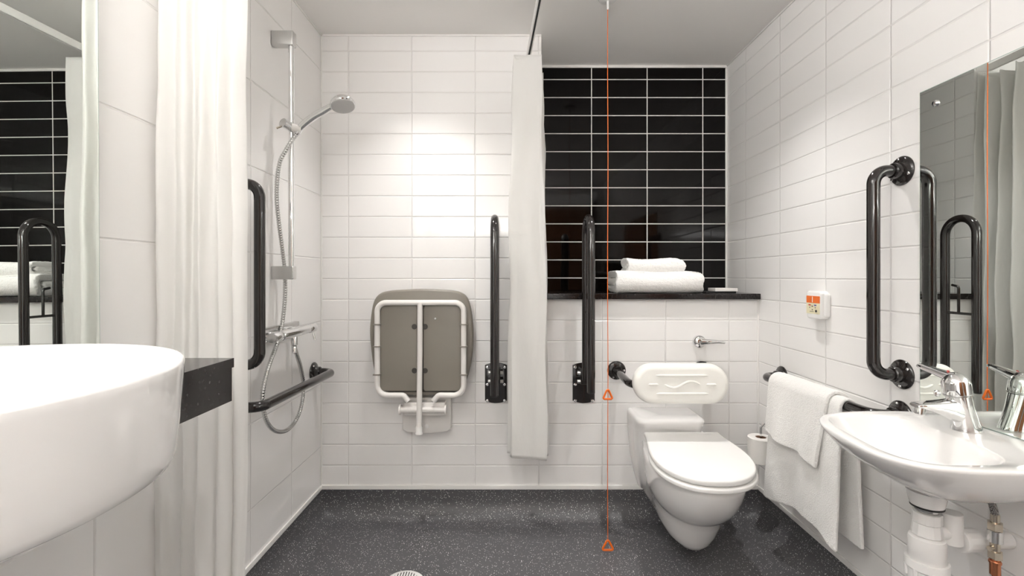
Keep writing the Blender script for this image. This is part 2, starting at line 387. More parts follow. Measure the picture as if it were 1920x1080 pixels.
def fold_rail(X, zb, label, holder):
    t = thing('fold_up_grab_rail', (X, BACK, .63), label, 'grab rail', 'fold-up grab rails on the back wall')
    bm = bmesh.new(); arc = []
    w, h = .052, .0955; zc = .629
    for k in range(13): a = PI*(.5-(k-6)/12*.5); arc.append((w*math.cos(a)*0+(k-6)/6*w, zc+h-.012*((k-6)/6)**2))
    for k in range(13): arc.append((-(k-6)/6*w, zc-h+.012*((k-6)/6)**2))
    ol = [(X+u, v) for u, v in arc][::-1]
    plate(bm, ol, FXZ, BACK-.0005, BACK-.008, .002)
    p = obj('wall_plate', bm, 'black', t)
    for dx, z in ((-.040, .703), (.040, .703), (-.040, .622), (.040, .622), (-.040, .546), (.040, .546)):
        obj('bolt', Lt([(.0082, .0), (.0082, .003), (.0065, .006), (.003, .0065), (.0028, .004), (.0001, .004)], (X+dx, BACK-.0078, z), (0, -1, 0), seg=16), 'chrome', p)
    bm = bmesh.new(); box(bm, X-.022, X+.022, BACK-.060, BACK-.0085, .632, .706, bev=.004)
    obj('hinge_block', bm, 'black', t)
    for z in (.684, .645):
        pn = obj('pivot_pin', Lt([(.0085, -.036), (.0095, -.034), (.0095, .034), (.0085, .036)], (X, BACK-.045, z), (1, 0, 0), seg=18), 'steel', t)
    yf, yr, top = 2.022, 2.170, 1.385
    pts = fillet([(X, yr, .655), (X, yr, top), (X, yf, top), (X, yf, zb)], .073, 12)
    obj('tube', Tb(pts, .0172, seg=24), 'black', t)
    obj('end_cap', Lt([(.0168, 0), (.0168, -.003), (.014, -.005)], (X, yf, zb), seg=24), 'rubber', t)
    if holder:
        pts = [(X, yf+.012, .966), (X, yr-.012, .966)]
        c = obj('cross_bar', Tb(pts, .006, seg=10), 'black', t)
        obj('roll_peg', Tb(fillet([(X, 2.104, .968), (X, 2.104, 1.085), (X, 2.135, 1.091)], .012, 6), .0055, seg=10), 'black', c)
    return t
fold_rail(-.0755, .622, 'black fold-up support rail left of the bunched curtain, beside the shower seat', False)
fold_rail(.337, .636, 'black fold-up support rail between the bunched curtain and the toilet', True)

# ---------------------------------------------------------------- shower seat, folded up
def xs(x, s=414.): return (x-960)/s
def zs(y, s=414.): return CZ-(y-518)/s
SXc = xs(789)
t = thing('shower_stool', (SXc, BACK, zs(778)), 'grey folding shower seat on a white tube frame, folded up against the wall', 'shower seat')
def seat_outline(k=1.0, dz=0):
    pts = [(745, 741), (722, 735), (707, 718), (699, 690), (694, 655), (692, 620), (695, 585), (701, 562), (712, 550), (730, 545), (760, 543), (790, 542),
           (820, 543), (848, 545), (866, 550), (877, 562), (883, 585), (887, 620), (886, 655), (881, 690), (872, 718), (856, 735), (835, 741), (790, 743)]
    s = spline([V(a, b, 0) for a, b in pts+pts[:1]], 5)[:-1]
    return [(SXc+(xs(p.x)-SXc)*k, zs(645)+(zs(p.y)-zs(645))*k) for p in s]
bm = plate(bmesh.new(), seat_outline(), FXZ, 2.205, 2.155, .012, 5)
shell = obj('seat_shell', bm, 'grey', t, ang=50)
# recessed dark channel ring, then raised inner panels
bm = plate(bmesh.new(), rrect(SXc, zs(652), .392, .404, .05), FXZ, 2.1555, 2.1535, .001)
obj('channel', bm, 'greyd', t)
for sx, nm in ((-1, 0), (1, 0)):
    cx = SXc+sx*.0985
    ol = rrect(cx, zs(650), .172, .398, (.034, .034, .012, .012))
    obj('inner_panel', plate(bmesh.new(), ol, FXZ, 2.1545, 2.138, .005), 'grey', t)
Yt = 2.128
bm = bmesh.new()
L0, R0, T0, Bm = xs(707.5, 418), xs(869.5, 418), zs(567.5, 418), zs(741, 418)
pts = fillet([(xs(766, 418), Yt, zs(752, 418)), (xs(757, 418), Yt, Bm), (L0, Yt, Bm), (L0, Yt, T0), (R0, Yt, T0), (R0, Yt, Bm), (xs(822, 418), Yt, Bm), (xs(813, 418), Yt, zs(752, 418))], [0, .02, .045, .04, .04, .045, .02, 0], 8)
tube(bm, pts, .0125, seg=18)
obj('frame_tube', bm, 'whitecoat', t)
leg = obj('support_leg', Tb([(xs(788, 418), Yt-.004, T0), (xs(788, 418), Yt-.006, zs(660, 418)), (xs(786, 420), Yt-.012, zs(803, 420))], .0122, seg=18), 'whitecoat', t)
obj('rubber_foot', Lt([(.0125, 0), (.0145, .002), (.0142, -.022), (.0165, -.026), (.0165, -.031), (.01, -.032)], (xs(786, 420), Yt-.0125, zs(800, 420))), 'plastic', leg)
bm = bmesh.new(); hz = zs(767, 415)
lathe(bm, [(.0145, xs(752, 415)), (.0145, xs(835, 415))], (0, Yt+.008, hz), (1, 0, 0))
obj('hinge_tube', bm, 'whitecoat', t)
for x in (751, 836):
    obj('hinge_disc', Lt([(.021, -.004), (.022, -.002), (.022, .002), (.021, .004)], (xs(x, 415), Yt+.008, hz), (1, 0, 0)), 'whitecoat', t)
bm = bmesh.new()
br = [(757, 742), (847, 742), (847, 800), (840, 805), (800, 809), (765, 806), (757, 801)]
plate(bm, [(xs(a, 400), zs(b, 400)) for a, b in br][::-1], FXZ, BACK-.0005, BACK-.045, .006)
brk = obj('wall_bracket', bm, 'whitecoat', t)
bm = bmesh.new(); box(bm, xs(760, 410), xs(836, 410), Yt+.015, BACK-.044, zs(776, 410), zs(752, 410), bev=.004)
obj('hinge_arm', bm, 'whitecoat', t)
obj('cover_plug', Lt([(.0095, 0), (.0095, .0012), (.008, .0018), (.0001, .0018)], (xs(801, 404), BACK-.0452, zs(798, 404)), (0, -1, 0)), 'plastic', brk)
for x, y in ((788-10, 612), (788+10, 612), (788-10, 694), (788+10, 694)):
    obj('mount_recess', Lt([(.012, 0), (.012, .0015), (.001, .0015)], (xs(x), 2.1378, zs(y)), (0, -1, 0)), 'greyd', t)
obj('button', Lt([(.0045, 0), (.0045, .003), (.003, .005)], (xs(817), 2.138, zs(597)), (0, -1, 0)), 'plastic', t)
for y in (607, 648, 700):
    for x in (L0, R0): obj('clip', B(x-.016, x+.016, 2.112, 2.1365, zs(y)-.0025, zs(y)+.0025, bev=.001), 'grey', t)

# ---------------------------------------------------------------- shower rail, hand shower, valve
RB = V(-.830, 1.785, 0)
t = thing('shower_slide_rail', (LX, 1.785, 1.13), 'chrome slide rail of the shower, held off the left wall by two square brackets', 'shower rail')
obj('rail_tube', Tb([(RB.x, RB.y, 1.125), (RB.x, RB.y, 2.045)], .0108, seg=20), 'chrome', t)
for z0, z1 in ((1.993, 2.048), (1.118, 1.168)):
    obj('bracket', B(LX+.0005, RB.x+.013, RB.y-.016, RB.y+.016, z0, z1, bev=.005), 'steel', t)
s = obj('slider', Tb([(-.842, 1.745, 1.694), (-.818, 1.80, 1.682)], .0175, seg=28), 'chrome', t)
obj('slider_face', Lt([(.0175, 0), (.0175, .0015), (.016, .0025), (.0001, .0025)], (-.842, 1.745, 1.694), (-.842+.818, 1.745-1.80, .012)), 'steel', s)
obj('cradle', Tb([(-.835, 1.77, 1.692), (-.812, 1.775, 1.684), (-.790, 1.78, 1.678)], [.0135, .0145, .0140], seg=20), 'whitecoat', t)
obj('lock_lever', Tb([(-.846, 1.742, 1.680), (-.862, 1.738, 1.672)], .0035, seg=10), 'brass', s)
t = thing('hand_shower', (-.80, 1.78, 1.68), 'chrome hand shower with round head, sitting in the slide rail cradle, with coiled steel hose', 'shower head')
hp = spline([(-.806, 1.780, 1.664), (-.790, 1.779, 1.690), (-.745, 1.777, 1.726), (-.700, 1.774, 1.750), (-.668, 1.770, 1.765), (-.640, 1.766, 1.770)], 8)
obj('handle', Tb(hp, 0, seg=20, rfun=lambda u: .0105+.0035*math.sin(PI*min(1, u*1.2))+.001*u), 'chrome', t)
hn = V(.20, -.25, -.95).normalized(); hc = V(-.628, 1.760, 1.768)
hd = obj('shower_head', Lt([(.001, -.026), (.02, -.024), (.036, -.016), (.044, -.006), (.0465, .002), (.0465, .006), (.044, .009), (.042, .009)], hc, hn, seg=40), 'chrome', t)
obj('nozzle_plate', Lt([(.042, .006), (.042, .0105), (.038, .0125), (.0001, .0135)], hc, hn, seg=40), 'nozzle', hd)
HP = [(-.806, 1.780, 1.664), (-.815, 1.765, 1.64), (-.832, 1.752, 1.60), (-.856, 1.750, 1.55), (-.867, 1.752, 1.48), (-.869, 1.755, 1.40), (-.868, 1.77, 1.32),
      (-.867, 1.79, 1.24), (-.868, 1.813, 1.15), (-.868, 1.816, 1.06), (-.870, 1.805, .98), (-.872, 1.79, .92), (-.870, 1.75, .87), (-.866, 1.69, .81), (-.864, 1.652, .75),
      (-.862, 1.640, .69), (-.860, 1.665, .62), (-.858, 1.72, .57), (-.857, 1.80, .545), (-.856, 1.875, .557), (-.856, 1.93, .605), (-.857, 1.950, .68), (-.852, 1.915, .76), (-.838, 1.845, .83), (-.832, 1.815, .868)]
sp = spline(HP, 10)
# resample evenly, then ribs
Ls = [0]
for a, b in zip(sp, sp[1:]): Ls.append(Ls[-1]+(b-a).length)
npts = 760; rp = []; j = 0
for i in range(npts+1):
    d = Ls[-1]*i/npts
    while j < len(Ls)-2 and Ls[j+1] < d: j += 1
    f = (d-Ls[j])/(Ls[j+1]-Ls[j]); rp.append(sp[j].lerp(sp[j+1], f))
obj('hose', Tb(rp, [(.0078 if (i//2) % 2 == 0 else .0064) for i in range(len(rp))], seg=12), 'steel', t, ang=80)
obj('hose_nut', Lt([(.0085, 0), (.0105, .002), (.0105, .022), (.009, .026)], (-.832, 1.813, .836), (.0, 0, 1)), 'chrome', t)
t = thing('shower_valve', (LX, 1.82, .915), 'chrome thermostatic bar valve on the left wall with the hose hanging below', 'shower valve')
vy = (1.640, 2.0)
bm = bmesh.new()
lathe(bm, [(.0165, 1.645), (.0185, 1.650), (.0185, 1.70), (.0165, 1.703), (.0165, 1.706), (.0190, 1.709), (.0190, 1.925), (.0165, 1.928), (.0165, 1.931), (.0185, 1.934), (.0185, 1.99), (.0165, 1.995)], (-.832, 0, .9155), (0, 1, 0), seg=28)
bd = obj('valve_body', bm, 'chrome', t)
obj('end_face', Lt([(.0165, 0), (.0165, -.0025), (.0001, -.003)], (-.832, 1.645, .9155), (0, 1, 0)), 'steel', bd)
for y in (1.72, 1.90):
    obj('wall_union', Lt([(.030, .0006), (.030, .006), (.026, .010), (.014, .011), (.014, .06)], (LX, y, .9155), (1, 0, 0)), 'chrome', t)
obj('mounting_bar', B(LX+.001, LX+.022, 1.66, 1.96, .925, .945, bev=.004), 'steel', t)
obj('flow_lever', Tb([(-.826, 1.965, .905), (-.818, 1.968, .868)], .0042, seg=10), 'chrome', bd)
obj('hose_outlet', Lt([(.012, 0), (.012, .03), (.010, .034)], (-.832, 1.814, .868), (0, 0, 1)), 'chrome', bd)

# ---------------------------------------------------------------- curtains and their track
TZ = 2.098
trk = fillet([(.066, BACK-.001, TZ), (.125, 1.20, TZ), (LX+.001, 1.20, TZ)], .22, 14)
t = thing('curtain_track', (.066, BACK, TZ), 'slim white curtain track with a dark slot, hung below the ceiling', 'curtain track')
bm = bmesh.new(); fr = frames([Vector(p) for p in trk]); rings = []
for p, (tt, n, b) in zip(trk, fr):
    s = V(0, 0, 1).cross(tt).normalized()
    rings.append([p+s*a+V(0, 0, c) for a, c in ((-.0085, .030), (.0085, .030), (.0085, 0), (.0042, 0), (.0042, .012), (-.0042, .012), (-.0042, 0), (-.0085, 0))])
loft(bm, rings); obj('track_profile', bm, 'track', t, ang=20)
rings = [[p+V(0, 0, 1).cross(tt).normalized()*a+V(0, 0, c) for a, c in ((-.004, .0115), (.004, .0115), (.004, .004), (-.004, .004))] for p, (tt, n, b) in zip(trk, fr)]
obj('track_slot', loft(bmesh.new(), rings), 'slot', t)
for p in ((-.3, 1.20), (.105, 1.45)):
    obj('hanger_rod', Tb([(p[0], p[1], TZ+.028), (p[0], p[1], CEIL-.0005)], .004, seg=10), 'track', t)

def curtain(name, plan, z0, z1, label, nz=90, spread=None, ragged=None, wr=.003):
    """plan: 2-D fold line at mid height; fold depth loosens towards the hem"""
    P = spline([V(a, b, 0) for a, b in plan], 12); n = len(P); cx = sum(p.x for p in P)/n; cy = sum(p.y for p in P)/n
    bm = bmesh.new(); rows = []
    for k in range(nz+1):
        u = k/nz; row = []
        for i, p in enumerate(P):
            zt = z1 - (ragged(i/(n-1)) if ragged else 0); z = zt+(z0-zt)*u
            sx, sy = spread(u) if spread else (1, 1)
            dx = wr*1.6*math.sin(i*.32+u*5)*u + wr*noise.noise(V(p.x*14, p.y*14, z*3.2))*2 + wr*.5*noise.noise(V(p.x*40, p.y*40, z*9))
            dy = wr*noise.noise(V(p.x*14+9, p.y*14, z*3.2+4))*2
            row.append(bm.verts.new((cx+(p.x-cx)*sx+dx, cy+(p.y-cy)*sy+dy, z)))
        rows.append(row)
    for a, b in zip(rows, rows[1:]):
        for i in range(n-1): bm.faces.new((a[i], a[i+1], b[i+1], b[i]))
    o = obj(name, bm, 'curtain', ang=80)
    md = o.modifiers.new('thick', 'SOLIDIFY'); md.thickness = .0009; md.offset = 0
    return tag(o, label, 'curtain', 'white shower curtains')
pl = [(-.895, 1.215)]
xsn = [-.87, -.845, -.815, -.80, -.775, -.75, -.725, -.705, -.69, -.672]
for i, x in enumerate(xsn): pl.append((x, 1.185+(.024 if i % 2 else -.024)*(.55-.25*random.random())))
curtain('shower_curtain', pl, .10, TZ-.012, 'white shower curtain bunched against the left wall behind the large round basin', wr=.004, spread=lambda u: (1+.04*math.sin(u*2.2)+.03*u, 1))
pr = [(.155, 2.222), (.06, 2.215), (.02, 2.200), (.11, 2.188), (.15, 2.172), (.05, 2.160), (.01, 2.148), (.12, 2.132), (.135, 2.120), (.02, 2.105), (.0, 2.09), (.11, 2.075), (.142, 2.06), (.10, 2.045), (.04, 2.04), (-.0, 2.045), (.005, 2.032), (.06, 2.022), (.11, 2.012), (.135, 2.00)]
def rag(u): return .004+.025*max(0, math.sin(u*31))**2*.6 + (.03*abs(math.sin(u*4.0)))
curtain('shower_curtain', pr, .352, TZ-.008, 'white shower curtain bunched between the two fold-up rails', wr=.005, nz=110, spread=lambda u: (.86+.22*min(1, u*2)-.03*math.sin(u*6), 1), ragged=rag)
for y in (2.03, 2.08, 2.13, 2.18):
    pass

# ---------------------------------------------------------------- pull cord
CX, CY = .3885, 1.925
t = thing('pull_cord', (CX, CY, CEIL), 'orange emergency pull cord with two triangle handles hanging beside the toilet', 'pull cord')
r = obj('ceiling_rose', Lt([(.038, -.0005), (.038, -.014), (.034, -.020), (.010, -.022), (.006, -.024)], (CX, CY, CEIL)), 'plastic', t)
obj('sleeve', Lt([(.005, -.022), (.0045, -.056), (.003, -.058)], (CX, CY, CEIL), seg=14), 'plastic', r)
cp = []
for k in range(41):
    z = CEIL-.05-(CEIL-.05-.062)*k/40; cp.append((CX-.0008*math.sin(k*.4), CY, z))
obj('cord', Tb(cp, .0015, seg=8), 'orange', t)
for zt, w in ((.676, .020), (.064, .024)):
    h = .044
    pts = fillet([(CX, CY-.0, zt), (CX+w, CY-.0, zt-h), (CX-w, CY-.0, zt-h)], .005, 5, closed=True)
    obj('triangle_handle', Tb(pts, .0042, seg=10, closed=True), 'orange', t)

# ---------------------------------------------------------------- toilet
TX = .70
def shx(x, y): return x+(.694+.085*(y-1.625))-.708
def dshape(xc, wr, wf, yb, yf, n=2.3, N_=64):
    """outline seen from above: straight back of half width wr at yb, rounded front at yf (yf<yb)"""
    out = []; ymid = yf + (yb-yf)*.50
    for k in range(N_//2+1):
        a = PI*k/(N_//2)          # right side -> front -> left side
        cx = math.cos(a); sx = math.sin(a)
        out.append((xc+wf*math.copysign(abs(cx)**(2/n), cx), ymid-(ymid-yf)*abs(sx)**(2/n)))
    m = N_//4
    for k in range(1, m):
        f = k/m; e = f*f*(3-2*f); out.append((xc-(wf+(wr-wf)*e), ymid+(yb-ymid)*f))
    for k in range(m+1): out.append((xc-wr+2*wr*k/m, yb))
    for k in range(1, m):
        f = 1-k/m; e = f*f*(3-2*f); out.append((xc+(wf+(wr-wf)*e), ymid+(yb-ymid)*f))
    return out
t = thing('toilet', (TX, BACK, .43), 'white wall-hung toilet with its lid closed', 'toilet')
bm = bmesh.new(); rings = []
BX = TX+.004
#        z      wr     wf     yf    zr(back z)  n
spec = [(.072, .090, .040, 1.87, .112, 2.2), (.074, .110, .068, 1.835, .114, 2.2), (.084, .120, .088, 1.810, .120, 2.2), (.105, .128, .104, 1.790, .132, 2.2), (.14, .131, .117, 1.765, .155, 2.2), (.19, .133, .127, 1.735, .200, 2.2), (.222, .134, .134, 1.716, .232, 2.2),
        (.231, .134, .138, 1.706, .244, 2.2), (.240, .135, .145, 1.690, .254, 2.2), (.262, .137, .156, 1.660, .274, 2.2), (.30, .139, .167, 1.622, .305, 2.2), (.345, .140, .174, 1.590, .345, 2.2), (.385, .141, .177, 1.572, .385, 2.2), (.408, .142, .177, 1.568, .408, 2.2), (.414, .140, .173, 1.573, .414, 2.2)]
yb = BACK-.001
for z, wr, wf, yf, zr, n in spec:
    o2 = dshape(BX, wr, wf, yb, yf, n)
    rings.append([V(shx(x, y), y, z+(zr-z)*((y-yf)/(yb-yf))**1.2) for x, y in o2])
loft(bm, rings)
bmesh.ops.bevel  # (mesh kept as lofted)
obj('bowl', bm, 'ceramic', t, ang=60)
# raised rear housing
bm = bmesh.new(); rings = []
def house(hw, yf, z, r=.05):
    return [V(x, y, z) for x, y in rrect(TX-.008, (yb+yf)/2, 2*hw, yb-yf, (.004, .004, r, r), 8)]
for hw, yf, z in ((.105, 2.15, .16), (.122, 2.11, .22), (.138, 2.085, .30), (.147, 2.075, .40), (.150, 2.066, .455), (.1505, 2.052, .475), (.1505, 2.040, .490), (.150, 2.038, .499), (.147, 2.041, .506), (.142, 2.047, .510), (.134, 2.055, .5125)):
    rings.append(house(hw, yf, z))
loft(bm, rings); obj('rear_housing', bm, 'ceramic', t, ang=60)
def slab(y_f, wf, wr, yb2, z0, z1, r, n=2.25, xc=TX+.008):
    rings = []
    for k in range(5):
        a = PI/2*k/4; i = r*(1-math.sin(a)); rings.append([V(shx(x, y), y, z0+r*(1-math.cos(a))) for x, y in dshape(xc, wr-i, wf-i, yb2-i, y_f+i, n)])
    for k in range(5):
        a = PI/2*k/4; i = r*(1-math.cos(a)); rings.append([V(shx(x, y), y, z1-r*(1-math.sin(a))) for x, y in dshape(xc, wr-i, wf-i, yb2-i, y_f+i, n)])
    return loft(bmesh.new(), rings)
obj('seat', slab(1.548, .186, .150, 2.036, .416, .434, .006), 'seatplastic', t, ang=50)
obj('lid', slab(1.553, .183, .161, 2.046, .438, .460, .008), 'seatplastic', t, ang=50)
for dx in (-.09, .09):
    obj('hinge', Lt([(.009, -.028), (.010, -.026), (.010, .026), (.009, .028)], (TX+dx, 2.05, .440), (1, 0, 0)), 'seatplastic', t)

t = thing('back_support', (TX, BACK, .69), 'padded white oval backrest on black arms above the toilet', 'backrest')
pts = fillet([(.492, BACK-.004, .687), (.500, 1.985, .672), (.885, 1.985, .672), (.893, BACK-.004, .687)], .06, 8)
obj('support_rail', Tb(pts, .0165, seg=20), 'black', t)
flange(t, (.492, BACK, .687), (0, -1, 0), .3); flange(t, (.893, BACK, .687), (0, -1, 0), .3)
bm = bmesh.new(); cc = V(.688, 0, .692)
def stad(k):
    w, h = .388-2*k, .160-2*k; r = h/2*.98; return rrect(.688, .692, w, h, r, 12)
def fc(u, v, d): return V(u, d+.022*((u-.688)/.19)**2*0+(v-.692)*.10, v)
rings = []
for k in range(6):
    a = PI/2*k/5; rings.append([fc(u, v, 1.964-.012*(1-math.cos(a))) for u, v in stad(.012*(1-math.sin(a)))])
for k in range(9):
    a = PI/2*k/8; rings.append([fc(u, v, 1.940-.022*math.sin(a)) for u, v in stad(.024*(1-math.cos(a)))])
loft(bm, rings)
cu = obj('cushion', bm, 'cushion', t, ang=60)
rb = bmesh.new()
def ridge(pts): tube(rb, [fc(.688+x, .692+z, 1.9185) for x, z in pts], 0, seg=8, rfun=lambda u: .0052*(1 if .04 < u < .96 else .35))
ridge([(-.105+.21*i/12, .036) for i in range(13)]); ridge([(-.105+.21*i/12, -.036) for i in range(13)])
ridge([(-.136+.04*i/8, 0) for i in range(9)]); ridge([(.098+.04*i/8, 0) for i in range(9)])
ridge([(-.072+.144*i/24, -.013*math.sin(2*PI*i/24)) for i in range(25)])
obj('embossed_ridges', rb, 'cushion', cu)

t = thing('flush_lever', (.880, BACK, .823), 'chrome flush lever with round rosette on the wall above the backrest', 'flush lever')
obj('rosette', Lt([(.030, .0006), (.030, .012), (.028, .018), (.021, .024), (.014, .027), (.001, .028)], (.880, BACK, .823), (0, -1, 0), seg=36), 'chrome', t)
obj('lever', Tb(spline([(.882, 2.208, .825), (.915, 2.200, .826), (.955, 2.196, .826), (.985, 2.196, .822)], 5), 0, seg=14, rfun=lambda u: .010*(1-u)+.0045, sy=.8), 'chrome', t)

# ---------------------------------------------------------------- folded towels on the shelf
def fuzz(bm, amp=.0016, sc_=90, big=.003):
    for v in bm.verts:
        n = v.normal if v.normal.length else V(0, 0, 1)
        v.co += n*(amp*noise.noise(v.co*sc_)*2 + big*noise.noise(v.co*11))
def ribbon(prof, thick, y0, y1, ny=60, skew=None):
    """closed band: a 2-D path (x,z) of given thickness pushed along Y with soft ends"""
    P = [V(a, 0, b) for a, b in prof]; P = spline(P, 6); fr = []
    for i in range(len(P)):
        a = P[max(0, i-1)]; b = P[min(len(P)-1, i+1)]; tt = (b-a).normalized(); fr.append(V(-tt.z, 0, tt.x))
    def outline(k):
        th = thick/2*k; a = [p+n*th for p, n in zip(P, fr)]; b = [p-n*th for p, n in zip(P, fr)]
        ea = [P[-1]+fr[-1]*th*math.cos(q)+(P[-1]-P[-2]).normalized()*th*math.sin(q) for q in (PI*.25, PI*.5, PI*.75)]
        eb = [P[0]-fr[0]*th*math.cos(q)+(P[0]-P[1]).normalized()*th*math.sin(q) for q in (PI*.25, PI*.5, PI*.75)]
        return a+ea+b[::-1]+eb
    bm = bmesh.new(); rings = []
    ys = [(0, .35), (.002, .7), (.006, .92)] + [(.012+(y1-y0-.024)*i/ny, 1) for i in range(ny+1)] + [(y1-y0-.006, .92), (y1-y0-.002, .7), (y1-y0, .35)]
    for d, k in ys: rings.append([V(p.x, y0+d, p.z) for p in outline(k)])
    loft(bm, rings); return bm
ST = 1.049
# big one: seen from its rolled front edge; left end shows the fold layers, soft sides
def folded(cx, yc, w, d, z0, h, name, label, seed):
    """soft folded stack: front face is a rounded fold, left end shows layers"""
    NXs, NA = 90, 44; rings = []
    for i in range(NXs+1):
        u = i/NXs; x = cx-w/2+w*u
        e = 1.0
        if u > .86: e = math.sqrt(max(0, 1-((u-.86)/.14)**2))*.5+.5*(1-((u-.86)/.14)**3)
        if u < .03: e = .86+.14*math.sin(PI/2*u/.03)
        hh = h*(1+.03*noise.noise(V(u*4+seed, 0, 0))) ; dd = d
        ring = []
        for k in range(NA):
            a = 2*PI*k/NA; c, s = math.cos(a), math.sin(a); n = 3.2
            yy = math.copysign(abs(c)**(2/n), c); zz = math.copysign(abs(s)**(2/n), s)
            ring.append(V(x+.006*zz*(u < .5), yc+dd/2*yy*(1-.25*(1-e)), z0+hh/2+hh/2*zz*(e if zz > 0 else 1-.5*(1-e))))
        rings.append(ring)
    bm = loft(bmesh.new(), rings)
    bm.normal_update(); fuzz(bm, .0012, 120, .004)
    zmin = min(v.co.z for v in bm.verts)
    for v in bm.verts: v.co.z += z0-zmin+.0003
    return bm
def towel_layers(bm_prof, *a): pass
def shelf_towel(name, cx, w, yc, d, z0, h, label, seed):
    t = thing(name, (cx, yc, z0), label, 'towel', 'folded towels on the granite shelf')
    # one continuous ribbon folded over itself: cross-section in Y-Z seen at the left end, extruded along X
    lay = 3; th = h/(lay+.25); y0, y1 = yc-d/2+h*.42, yc+d/2-th
    # outer wrap : bottom layer, front fold, top layer, back fold, inner layer
    prof = [(y1, z0+th*.55), ((y0+y1)/2, z0+th*.52), (y0, z0+th*.52)]
    R = (h-th)/2; zc = z0+h/2
    for k in range(1, 8):
        a = -PI/2-PI*k/8; prof.append((y0+R*.85*math.cos(a), zc+R*math.sin(a)))
    prof += [(y0, z0+h-th*.5), ((y0+y1)/2, z0+h-th*.5), (y1-.03, z0+h-th*.5), (y1+.005, z0+h-th*.75), (y1+.004, zc+.004), (y1-.03, zc), ((y0+y1)/2, zc), (y0+.012, zc)]
    P = spline([V(0, a, b) for a, b in prof], 5); N_ = len(P); fr = []
    for i in range(N_):
        a = P[max(0, i-1)]; b = P[min(N_-1, i+1)]; tt = (b-a).normalized(); fr.append(V(0, -tt.z, tt.y))
    rings = []; NXs = 80
    for i in range(-5, NXs+6):
        u = min(1, max(0, i/NXs)); k = 1.0
        if i < 0: k = [1, .97, .9, .75, .5, .2][-i]
        if i > NXs: k = [1, .97, .9, .75, .5, .2][i-NXs]
        off = .0 if 0 <= i <= NXs else (abs(i if i < 0 else i-NXs))*.0013
        x = cx-w/2+.008+(w-.016)*u + (-off if i < 0 else off)
        thk = th*.5*1.06*k
        # right end drops softly (a fold turned round the end)
        q = max(0, (u-.80)/.20); dr = 1-.09*q**2.5; ql = max(0, (.12-u)/.12); 
        A = [p+n*thk for p, n in zip(P, fr)]; Bq = [p-n*thk for p, n in zip(P, fr)]
        ring = A+[P[-1]+(P[-1]-P[-2]).normalized()*thk]+Bq[::-1]+[P[0]-(P[1]-P[0]).normalized()*thk]
        out = []
        for p in ring:
            zz = z0+(p.z-z0)*dr; skew = -.02*(p.z-z0)/h*(1-u)*(1 if ql > 0 else .3)
            out.append(V(x+skew*.0+.004*math.sin(p.z*90+seed), p.y-.006*math.sin(u*PI*1.3+seed)+.01*q*q, zz+.0035*math.sin(u*7+seed)*(p.z-z0)/h))
        rings.append(out)
    bm = loft(bmesh.new(), rings); bm.normal_update(); fuzz(bm, .0011, 130, .0025)
    zm = min(v.co.z for v in bm.verts)
    for v in bm.verts: v.co.z += z0-zm+.0004
    body = obj('towel_fold', bm, 'terry', t, ang=80)
    # right end: last turn of cloth closing the stack
    rings = []
    for k in range(13):
        a = PI/2*k/12; e = math.cos(a); xx = cx+w/2-.012-.02+ (h*.55)*math.sin(a)*.6
        ring = []
        for j in range(36):
            b = 2*PI*j/36; c, s = math.cos(b), math.sin(b)
            yy = math.copysign(abs(c)**.62, c); zz = math.copysign(abs(s)**.75, s)
            ring.append(V(xx, yc+.004+(d/2-.006)*yy*(.55+.45*e), z0+h*.455+h*.43*zz*(.25+.75*e)))
        rings.append(ring)
    bm = loft(bmesh.new(), rings); bm.normal_update(); fuzz(bm, .0011, 130, .002)
    zm = min(v.co.z for v in bm.verts)
    for v in bm.verts: v.co.z += max(0, z0-zm+.0005)
    obj('end_fold', bm, 'terry', t, ang=80)
    return t
# ribbon-built towels
shelf_towel('folded_towel', .698, .425, 2.338, .23, ST, .100, 'large folded white bath towel lying on the granite shelf', 1.0)
shelf_towel('folded_towel', .690, .285, 2.335, .15, ST+.094, .068, 'small folded white hand towel on top of the larger bath towel', 2.3)

t = thing('flat_box', (1.02, 2.32, ST), 'small flat pale-topped black box at the right end of the granite shelf', 'box')
obj('base', B(.93, 1.075, 2.275, 2.36, ST+.0003, ST+.009, bev=.002), 'rubber', t)
obj('cover', B(.972, 1.080, 2.270, 2.355, ST+.0085, ST+.024, bev=.002), 'whitecoat', t)

